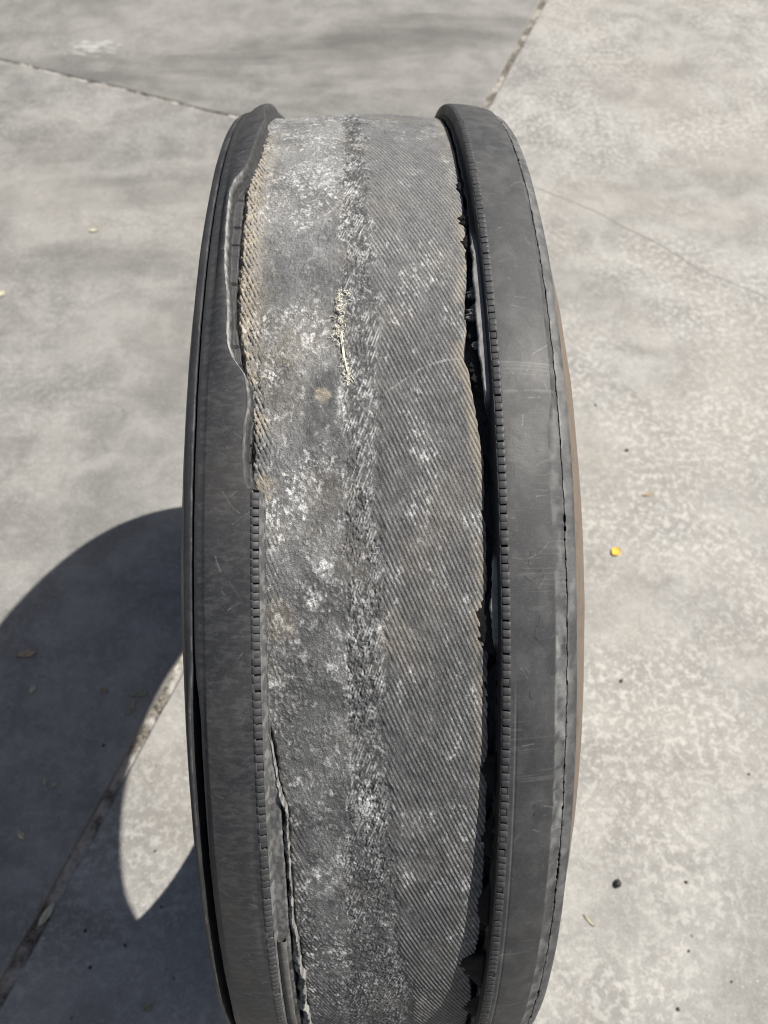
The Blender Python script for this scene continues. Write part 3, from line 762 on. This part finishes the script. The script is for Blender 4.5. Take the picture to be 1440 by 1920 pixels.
# ---------------------------------------------------- sidewalls
def build_side(sgn):
    TH = theta_grid(0.0014, -1.5, 0.75, 0.012)
    n = len(TH); s = TH * 480
    w = notch_w(TH, sgn) / 2; xn = notch_x(TH, sgn)
    if sgn < 0:
        prof = [(0.1164, 0.4906), (0.1176, 0.4899), (0.1183, 0.4889), (0.1188, 0.487), (0.1205, 0.481), (0.1232, 0.470), (0.1262, 0.459), (0.1295, 0.446), (0.1325, 0.432), (0.1350, 0.418), (0.1368, 0.402), (0.1372, 0.388)]
    else:
        prof = [(0.1170, 0.4906), (0.1184, 0.4896), (0.1192, 0.4885), (0.1197, 0.4870), (0.1200, 0.484), (0.1202, 0.476), (0.1215, 0.468), (0.1250, 0.459), (0.1296, 0.4515), (0.1316, 0.4490), (0.1328, 0.4475), (0.1335, 0.4450), (0.1352, 0.4420), (0.1372, 0.4370), (0.1378, 0.4355), (0.1392, 0.4330), (0.1422, 0.424), (0.1448, 0.414), (0.1468, 0.402), (0.1472, 0.388)]
    xm = prof[-1][0]
    prof += [(xm - 0.001, 0.370), (xm - 0.005, 0.350), (xm - 0.012, 0.330), (xm - 0.020, 0.312), (0.112, 0.302), (0.1095, 0.300), (0.1085, 0.294), (0.104, 0.286), (0.098, 0.2832), (0.088, 0.2835), (0.083, 0.287), (0.083, 0.292)]
    cols = [(xn + w * 0.2, 0 * TH + 0.4800), (xn + w * 0.9, 0 * TH + 0.4850), (xn + w, 0 * TH + 0.4918), (xn + w + 0.00015, 0 * TH + 0.4923), (xn + w + 0.0003, 0 * TH + 0.4924), (xn + w + 0.0016, 0 * TH + 0.4919), (xn + w + 0.0030, 0 * TH + 0.4914)]
    for (a, b) in prof: cols.append((0 * TH + a, 0 * TH + b))
    X = np.stack([c[0] for c in cols], 1); RR = np.stack([c[1] for c in cols], 1)
    # the loose outer strip pulls away where the notch gapes
    m = np.zeros(X.shape[1]); m[2:11] = 1
    X = np.maximum(X, np.where(m[None] > 0, (xn + w)[:, None] + 0.00012 * np.arange(X.shape[1])[None], 0))
    S = np.repeat(s[:, None], X.shape[1], 1)
    jit = (fbm(S / 45, RR * 60, 110, 2) - 0.5) * 0.0008
    if sgn > 0:   # chewed outer shoulder
        chew = ss(0.45, 0.7, fbm(S / 26, S * 0, 111, 3)) * ss(-0.4, -0.6, TH)[:, None]
        g = np.zeros(X.shape[1]); g[7:12] = 0.0
        X = X - g[None] * chew * 0.0018; RR = RR - g[None] * chew * 0.0012
    X = X + jit * (RR < 0.491) * (RR > 0.31)
    me = ring_mesh('sidewall', TH, X * sgn, RR, True, sgn < 0)
    du = 0.03 + 0.16 * ss(0.45, 0.7, fbm(S / 22, RR * 300, 112, 4))
    lipm = ss(0.489, 0.4915, RR)
    if sgn > 0:
        du = du + 0.16 * ss(0.485, 0.489, RR) * ss(0.42, 0.7, fbm(S / 7, RR * 500, 113, 4)) + 0.5 * ss(0.4918, 0.4923, RR) * ss(0.42, 0.6, fbm(S / 9, RR * 50, 114, 3)) + 0.10 * lipm
        tan = ss(0.462, 0.452, RR) * (0.75 + 0.25 * fbm(S / 20, RR * 900, 115, 2))
    else:
        du = du * 0.4 + 0.18 * ss(0.4918, 0.4923, RR) * ss(0.55, 0.65, fbm(S / 9, RR * 50, 114, 3))
        tan = 0.3 * ss(0.46, 0.44, RR)
    attr(me, 'dust', du); attr(me, 'tan', tan)
    o = link('sidewall', me, M_side, tire)
    o['label'] = 'dark sidewall facing the shadow' if sgn < 0 else 'sunlit sidewall with a dusty brown ridge'
    return o
build_side(-1); build_side(1)

def build_liner():
    TH = np.linspace(-math.pi, math.pi, 361)[:-1]
    half = [(0.0835, 0.288), (0.088, 0.300), (0.104, 0.325), (0.122, 0.36), (0.127, 0.395), (0.121, 0.43), (0.110, 0.455), (0.090, 0.470), (0.060, 0.476), (0.030, 0.478)]
    prof = [(-a, b) for a, b in half] + [(0, 0.4785)] + half[::-1]
    X = np.repeat(np.array([[p[0] for p in prof]]), len(TH), 0); RR = np.repeat(np.array([[p[1] for p in prof]]), len(TH), 0)
    link('inner_liner', ring_mesh('inner_liner', TH, X, RR, True, False), M_liner, tire)
build_liner()

# ---------------------------------------------------- ragged lip along the lower torn edge
def build_lip():
    TH = np.arange(-1.46, -0.70, 0.0012); n = len(TH); s = TH * 490
    rg = 1.5 * (fbm(s / 7, s * 0, 120, 5) - 0.5); big = 1.5 * (fbm(s / 11, s * 0, 121, 5) - 0.5)
    grow = ss(-0.70, -0.80, TH)
    low = ss(-0.98, -1.10, TH)
    xc = -belt_L(TH) + 0.0003 - grow * (0.0004 + 0.0022 * rg * (0.4 + low))
    hi = 0.4918 + grow * (0.0018 + 0.0030 * big + 0.0014 * low)
    wdt = np.maximum(0.0008, 0.0012 + 0.0010 * grow + 0.0022 * low + 0.0030 * big * grow)
    cols = []
    for (u, v) in ((1.25, -0.9), (1.15, -0.35), (1.02, 0.2), (0.85, 0.5), (0.68, 0.62), (0.5, 0.7), (0.32, 0.85), (0.15, 1.0), (0.05, 1.02), (-0.03, 0.92), (-0.06, 0.5), (-0.08, 0.0), (-0.10, -0.4), (0.0, -0.9)):
        nz = 1.5 * (fbm(s / 2.2 + u * 3, s * 0 + u * 5, 122, 4) - 0.5)
        cols.append((xc + wdt * u + 0.0010 * nz * grow, 0.4895 + (hi - 0.4895) * v + 0.0012 * nz * grow))
    X = np.stack([c[0] for c in cols], 1); RR = np.stack([c[1] for c in cols], 1)
    me = ring_mesh('torn_lip', TH, -X, RR, False, True)
    attr(me, 'dust', 0.25 + 0.70 * ss(0.38, 0.62, fbm(np.repeat(s[:, None], X.shape[1], 1) / 3, X * 900, 123, 3)))
    attr(me, 'tan', 0 * X)
    o = link('torn_lip', me, M_lip, tire)
    o['label'] = 'pale ragged lip of rubber along the torn edge'
build_lip()

# strip of tread block left in the groove beside the lip
def sliver():
    TH = np.arange(-1.46, -1.018, 0.004); n = len(TH); s = TH * 490
    w = 0.0002 + 0.0034 * ss(-1.015, -1.35, TH)
    x0 = 0.0700 + 0 * TH; x1 = 0.0645 - w * 0.2 + 0 * TH
    r = 0.4962 + 0 * TH
    cols = [(x0, r - 0.004), (x0, r), (x1 + 0.0006, r + 0.0002), (x1, r - 0.0006), (x1, r - 0.006)]
    X = np.stack([c[0] for c in cols], 1); RR = np.stack([c[1] for c in cols], 1) + 0.0003 * (fbm(np.repeat(s[:, None], 5, 1) / 4, X * 400, 7, 3) - 0.5)
    me = ring_mesh('tread_sliver', TH, -X, RR, False, True)
    attr(me, 'dust', 0.15 + 0.3 * ss(0.45, 0.7, fbm(np.repeat(s[:, None], 5, 1) / 6, X * 400, 8, 3)))
    link('tread_sliver', me, M_lip, tire)
sliver()

# ---------------------------------------------------- shreds of black rubber in the groove of the other shoulder
def shred(th, x0, x1, half, lift, seed, tip=0.0, mat=None, dust=0.0):
    r_ = np.random.default_rng(seed)
    n, m = 13, 8
    u = np.linspace(-1, 1, n)[:, None]; v = np.linspace(0, 1, m)[None]
    prof = np.clip(1 - np.abs(u - tip) ** 1.5 / (1 + abs(tip)) ** 1.5, 0, 1) * (0.75 + 0.5 * r_.random((n, 1)))
    X = x1 + (x0 - x1) * v * prof
    T = th + half * u * (1 - 0.25 * v) + 0.004 * (r_.random((n, m)) - 0.5)
    base = 0.4885 - 0.0012
    RR = base + lift * (0.35 + 0.65 * (1 - v)) * prof ** 0.3 + 0.0011 * (fbm(u * 3 + 0 * v + seed, v * 4 + 0 * u, seed, 3) - 0.3)
    top = to_xyz(X, RR, T).reshape(-1, 3); bot = to_xyz(X + 0.0002, RR - 0.0014 - 0.004 * (1 - v) * np.ones((n, 1)), T).reshape(-1, 3)
    V = np.concatenate([top, bot]); N = n * m; F = []
    for i in range(n - 1):
        for j in range(m - 1):
            a = i * m + j; F.append((a, a + 1, a + m + 1, a + m)); F.append((N + a + m, N + a + m + 1, N + a + 1, N + a))
    def rim(a, b): F.append((b, a, N + a, N + b))
    for i in range(n - 1): rim(i * m + m - 1, (i + 1) * m + m - 1); rim((i + 1) * m, i * m)
    for j in range(m - 1): rim(j, j + 1); rim((n - 1) * m + j + 1, (n - 1) * m + j)
    me = mesh_np('rubber_shred', V, np.array(F))
    attr(me, 'dust', np.full(len(V), dust)); attr(me, 'fresh_shade', np.full(len(V), 0.0 if dust else 0.85))  # groove shade painted on undusted shreds, sunlit ones spared
    return link('rubber_shred', me, mat or M_shred, tire)
for a in ((0.10, 0.0625, 0.0700, 0.05, 0.0032, 1, 0.2), (0.03, 0.0600, 0.0690, 0.030, 0.0025, 2, -0.3), (-0.035, 0.0605, 0.0690, 0.028, 0.0030, 3, 0.3),
          (-0.185, 0.0592, 0.0668, 0.014, 0.0012, 5, -0.5), (-0.235, 0.0585, 0.0665, 0.016, 0.0016, 6, -0.7),
          (-0.265, 0.0600, 0.0690, 0.030, 0.0028, 7, 0.4), (-0.345, 0.0625, 0.0700, 0.040, 0.0022, 8, 0.0), (-0.44, 0.0630, 0.0700, 0.045, 0.0022, 9, 0.3),
          (-0.565, 0.0560, 0.0690, 0.050, 0.0040, 10, -0.25), (-0.665, 0.0615, 0.0700, 0.045, 0.0020, 11, 0.2), (-0.775, 0.0575, 0.0700, 0.035, 0.0030, 12, 0.5),
          (-0.86, 0.0610, 0.0700, 0.05, 0.0022, 13, 0.0), (-0.97, 0.0615, 0.0700, 0.05, 0.0025, 14, -0.4), (-1.13, 0.0530, 0.0700, 0.055, 0.0048, 15, 0.5), (-1.25, 0.0590, 0.0700, 0.05, 0.003, 16, 0.1)):
    shred(*a)
# two that stick up into the sun
shred(-0.122, 0.0605, 0.0668, 0.013, 0.0046, 21, -0.5, M_lip, 0.06)
shred(-0.152, 0.0590, 0.0665, 0.014, 0.0056, 23, -0.7, M_lip, 0.12)
shred(-0.163, 0.0580, 0.0660, 0.006, 0.0040, 24, -0.6, M_lip, 0.30)
shred(-0.207, 0.0605, 0.0665, 0.008, 0.0064, 22, -0.8, M_lip, 0.28)

# ---------------------------------------------------- loose cord ends in the middle band
def wires():
    P = []
    for k in range(190):
        th = rng.uniform(-1.30, 0.30)
        lo, hi = float(band_L(th)), float(band_R(th))
        x = rng.uniform(lo + 0.001, hi)
        L = rng.uniform(0.0015, 0.005) * (1.8 if rng.random() < 0.12 else 1)
        a = math.radians(20) + rng.normal(0, 0.10)
        if rng.random() < 0.15: a = rng.uniform(-1.5, 1.5)
        pts = []
        for q in np.linspace(-0.5, 0.5, 4):
            xx = x + L * q * math.sin(a); tt = th + L * q * math.cos(a) / 0.49
            r = float(belt_r(xx, tt)) + 0.0002 + rng.uniform(-0.0001, 0.0003)
            pts.append((xx, r * math.sin(tt), ZC + r * math.cos(tt)))
        P.append(tube(pts, rng.uniform(0.00012, 0.00024), 0.0001))
    V, F = merge(P)
    o = link('cord_ends', mesh_np('cord_ends', V, F), M_wire, tire)
    o['kind'] = 'stuff'; o['label'] = 'short bare cord ends scattered down the rough middle band'
wires()

def fringe():
    P = []
    for k in range(170):
        th = rng.uniform(-0.27, 0.32)
        x = float(belt_L(th)) + abs(rng.normal(0, 0.009)) - 0.0005
        L = rng.uniform(0.0015, 0.0055)
        a = rng.normal(2.4, 0.9)
        pts = []; cur = rng.normal(0, 0.3)
        for q in np.linspace(0, 1, 4):
            aa = a + cur * q
            xx = x + L * q * math.cos(aa); tt = th + L * q * math.sin(aa) / 0.49
            r = float(belt_r(xx, tt)) + 0.0002 + 0.0009 * q * rng.random()
            pts.append((xx, r * math.sin(tt), ZC + r * math.cos(tt)))
        P.append(tube(pts, rng.uniform(0.00009, 0.00018), 0.00006))
    V, F = merge(P)
    o = link('frayed_fringe', mesh_np('frayed_fringe', V, F), M_fray, tire)
    o['kind'] = 'stuff'; o['label'] = 'tan frayed fibres fringing the torn edge of the belt'
fringe()

# ---------------------------------------------------- tuft of lint caught on the belt
def tuft():
    P = []
    def on(xx, tt, h=0.0006):
        r = float(belt_r(xx, tt)) + h
        return np.array((xx, r * math.sin(tt), ZC + r * math.cos(tt)))
    # two clots, with a twisted strand between
    for (cx, ct, sx, st, n, hh) in ((-0.0232, -0.150, 0.0016, 0.009, 60, 0.0026), (-0.0242, -0.185, 0.0024, 0.011, 75, 0.0026), (-0.0200, -0.245, 0.0015, 0.007, 34, 0.0016), (-0.0228, -0.128, 0.0026, 0.005, 26, 0.0012), (-0.0178, -0.262, 0.0012, 0.006, 24, 0.001)):
        for k in range(n):
            x = rng.normal(cx, sx * 0.85); t = rng.normal(ct, st * 0.9); L = rng.uniform(0.0015, 0.0045); a = rng.normal(1.7, 0.9)
            h0 = rng.uniform(0.0001, hh); bend = rng.normal(0, 1.2); pts = []
            for q in np.linspace(-0.5, 0.5, 5):
                aa = a + bend * q
                pts.append(on(x + L * q * math.cos(aa), t + L * q * math.sin(aa) / 0.49, max(0.0002, h0 * (1 - 1.2 * q * q))))
            P.append(tube(pts, rng.uniform(0.00018, 0.00046), 0.00012))
    for k in range(9):
        o1, o2 = rng.normal(0, 0.0005, 2); pts = []
        for q in np.linspace(0, 1, 12):
            pts.append(on(-0.0228 + 0.0042 * q ** 1.3 + o1 * (1 - q) + 0.0003 * math.sin(6 * q + k), -0.190 - 0.062 * q, 0.0014 * (1 - 0.4 * q) + o2 * 0.3))
        P.append(tube(pts, 0.00028, 0.0002))
    for k in range(14):
        t0 = rng.uniform(-0.25, -0.13); a = rng.uniform(0, 6.28); L = rng.uniform(0.004, 0.010); pts = []
        for q in np.linspace(0, 1, 6):
            pts.append(on(-0.0232 + L * q * math.cos(a + q), t0 + L * q * math.sin(a + q) / 0.49, 0.001 + 0.002 * q * (1 - q)))
        P.append(tube(pts, 0.0001, 0.00007))
    V, F = merge(P)
    o = link('fibre_tuft', mesh_np('fibre_tuft', V, F), M_fibre)
    tag(o, 'pale tan tuft of dry fibre clinging to the bare belt of the tire', 'fibre tuft')
tuft()

# ================================================================== SMALL LITTER ON THE CONCRETE
def leaf(x, y, L, W, rot, curl, mat, label, group=None, seed=1, name='dry_leaf'):
    r_ = np.random.default_rng(seed); n, m = 11, 5
    P = []
    for side in (0, 1):
        for i in range(n):
            u = i / (n - 1); w = W * (math.sin(math.pi * min(1, u * 0.96 + 0.02)) ** 0.7) * (0.9 + 0.2 * r_.random()) / 2
            for j in range(m):
                v = (j / (m - 1)) * 2 - 1
                P.append(((u - 0.5) * L, v * w, 0.0009 + curl * (4 * (u - 0.5) ** 2) * 0.5 + curl * v * v * 0.6 + 0.0006 * r_.random() * (1 - side) - side * 0.0005))
    N = n * m; F = []
    for i in range(n - 1):
        for j in range(m - 1):
            a = i * m + j; F.append((a, a + m, a + m + 1, a + 1)); F.append((N + a + 1, N + a + m + 1, N + a + m, N + a))
    V = np.array(P); c, s = math.cos(rot), math.sin(rot)
    V[:, 2] -= V[:, 2].min() - 0.0002
    me = mesh_np(name, V, np.array(F))
    o = link(name, me, mat)
    o.location = (x, y, 0); o.rotation_euler = (0, 0, rot)
    return tag(o, label, 'leaf', group)
def pebble(x, y, s, mat, label, group=None, seed=1, flat=0.6):
    r_ = np.random.default_rng(seed); n, m = 8, 5; P = [(0, 0, -1)]
    for i in range(1, m):
        f = math.pi * i / m - math.pi / 2
        for j in range(n):
            a = 2 * math.pi * j / n; k = 0.8 + 0.4 * r_.random()
            P.append((math.cos(a) * math.cos(f) * k, math.sin(a) * math.cos(f) * k, math.sin(f)))
    P.append((0, 0, 1)); V = np.array(P) * np.array([s, s * 0.8, s * flat]); V[:, 2] -= V[:, 2].min() + s * 0.08
    F = []
    for j in range(n): F.append((0, 1 + (j + 1) % n, 1 + j)); F.append((len(P) - 1, 1 + (m - 2) * n + j, 1 + (m - 2) * n + (j + 1) % n))
    for i in range(m - 2):
        for j in range(n):
            a = 1 + i * n + j; b = 1 + i * n + (j + 1) % n; F.append((a, b, b + n)); F.append((a, b + n, a + n))
    o = link('pebble', mesh_np('pebble', V, np.array(F)), mat)
    o.location = (x, y, 0); o.rotation_euler = (0, 0, seed * 1.3)
    return tag(o, label, 'pebble', group)

M_yel = plain('yellow_leaf', (0.75, 0.47, 0.07), 0.7, 0.2, 300)
M_tanl = plain('tan_leaf', (0.34, 0.27, 0.19), 0.85, 0.3, 200)
M_pale = plain('pale_leaf', (0.45, 0.43, 0.33), 0.85, 0.25, 200)
M_olive = plain('olive_leaf', (0.25, 0.26, 0.18), 0.85, 0.3, 200)
M_black = plain('black_pebble', (0.028, 0.028, 0.028), 0.6, 0.4, 300)
M_specs = plain('grey_grit', (0.10, 0.095, 0.09), 0.8, 0.3, 300)
leaf(0.491, 0.283, 0.021, 0.018, 0.7, 0.004, M_yel, 'small bright yellow leaf lying alone on sunlit concrete', None, 1, 'fallen_leaf')
leaf(-0.625, 0.089, 0.036, 0.014, 0.15, 0.004, M_tanl, 'tan dry leaf, the broadest one lying in the shadow of the tire', None, 2)
leaf(-0.601, 0.021, 0.016, 0.009, 1.3, 0.003, M_pale, 'short pale dry leaf next to the broad tan leaf in shadow', None, 3)
leaf(-0.412, 0.010, 0.032, 0.010, 0.12, 0.003, M_olive, 'olive leaf lying crosswise beside the curved edge of the sunlit patch', None, 4)
leaf(-0.422, -0.015, 0.028, 0.011, 1.15, 0.003, M_olive, 'olive leaf touching the tip of another olive leaf near the sand joint', None, 5)
leaf(-0.474, 0.017, 0.013, 0.007, -0.4, 0.003, M_tanl, 'tiny tan leaf scrap between the olive leaves and the broad tan leaf', None, 6)
leaf(-0.504, -0.337, 0.036, 0.012, 1.05, 0.003, M_pale, 'long pale leaf lying along the sandy joint in shadow', None, 7)
leaf(-0.568, -0.221, 0.018, 0.009, -0.9, 0.003, M_pale, 'pale slanted leaf scrap on shaded concrete beside the sandy joint', None, 8)
leaf(-0.547, -0.139, 0.013, 0.006, 1.9, 0.003, M_pale, 'tiny pale curled leaf scrap, one of a pair in the shadow', 'pair of pale leaf scraps', 9)
leaf(-0.531, -0.144, 0.012, 0.006, 0.8, 0.003, M_pale, 'tiny pale curled leaf scrap, one of a pair in the shadow', 'pair of pale leaf scraps', 10)
leaf(-0.333, -0.461, 0.012, 0.010, 0.3, 0.002, M_olive, 'round grey-green leaf scrap on shaded concrete close to the dark sidewall', None, 11)
leaf(-0.708, 1.265, 0.024, 0.013, 0.1, 0.003, M_pale, 'pale yellowish leaf on sunlit grey concrete between the thin cut and the shadow', None, 12)
leaf(-0.891, 1.028, 0.022, 0.016, 1.2, 0.003, M_pale, 'pale leaf on the grey slab farther from the tire than the other pale leaf', None, 13)
leaf(0.330, -0.364, 0.022, 0.004, -0.9, 0.002, M_pale, 'thin straw-coloured sliver of leaf on bright concrete near the black pebble', None, 14)
leaf(0.584, 0.418, 0.026, 0.008, 0.1, 0.002, M_tanl, 'flat brownish leaf sliver on bright concrete behind the yellow leaf', None, 15)
pebble(0.383, -0.314, 0.0072, M_black, 'black rounded pebble on bright concrete beside the brown ridged sidewall', None, 3)
for k, (px_, py_, ps) in enumerate(((0.452, 0.017, 0.0035), (0.493, -0.314, 0.0028), (0.475, -0.409, 0.0024), (0.442, -0.482, 0.003), (0.639, -0.151, 0.0022),
        (0.515, 0.66, 0.003), (0.561, 0.533, 0.004), (0.53, -0.45, 0.002))):
    pebble(px_, py_, ps, M_specs, 'tiny grey speck of grit on the sunlit warm-toned concrete', 'grit specks on sunlit concrete', 30 + k)
for k, (px_, py_, ps) in enumerate(((-0.441, -0.36, 0.0028), (-0.425, -0.409, 0.0026), (-0.378, -0.381, 0.0025), (-0.46, -0.08, 0.003), (-0.35, -0.25, 0.002), (-0.33, -0.33, 0.002))):
    pebble(px_, py_, ps, M_black, 'tiny black speck of grit on the concrete shaded by the tire', 'grit specks in the shadow', 60 + k)
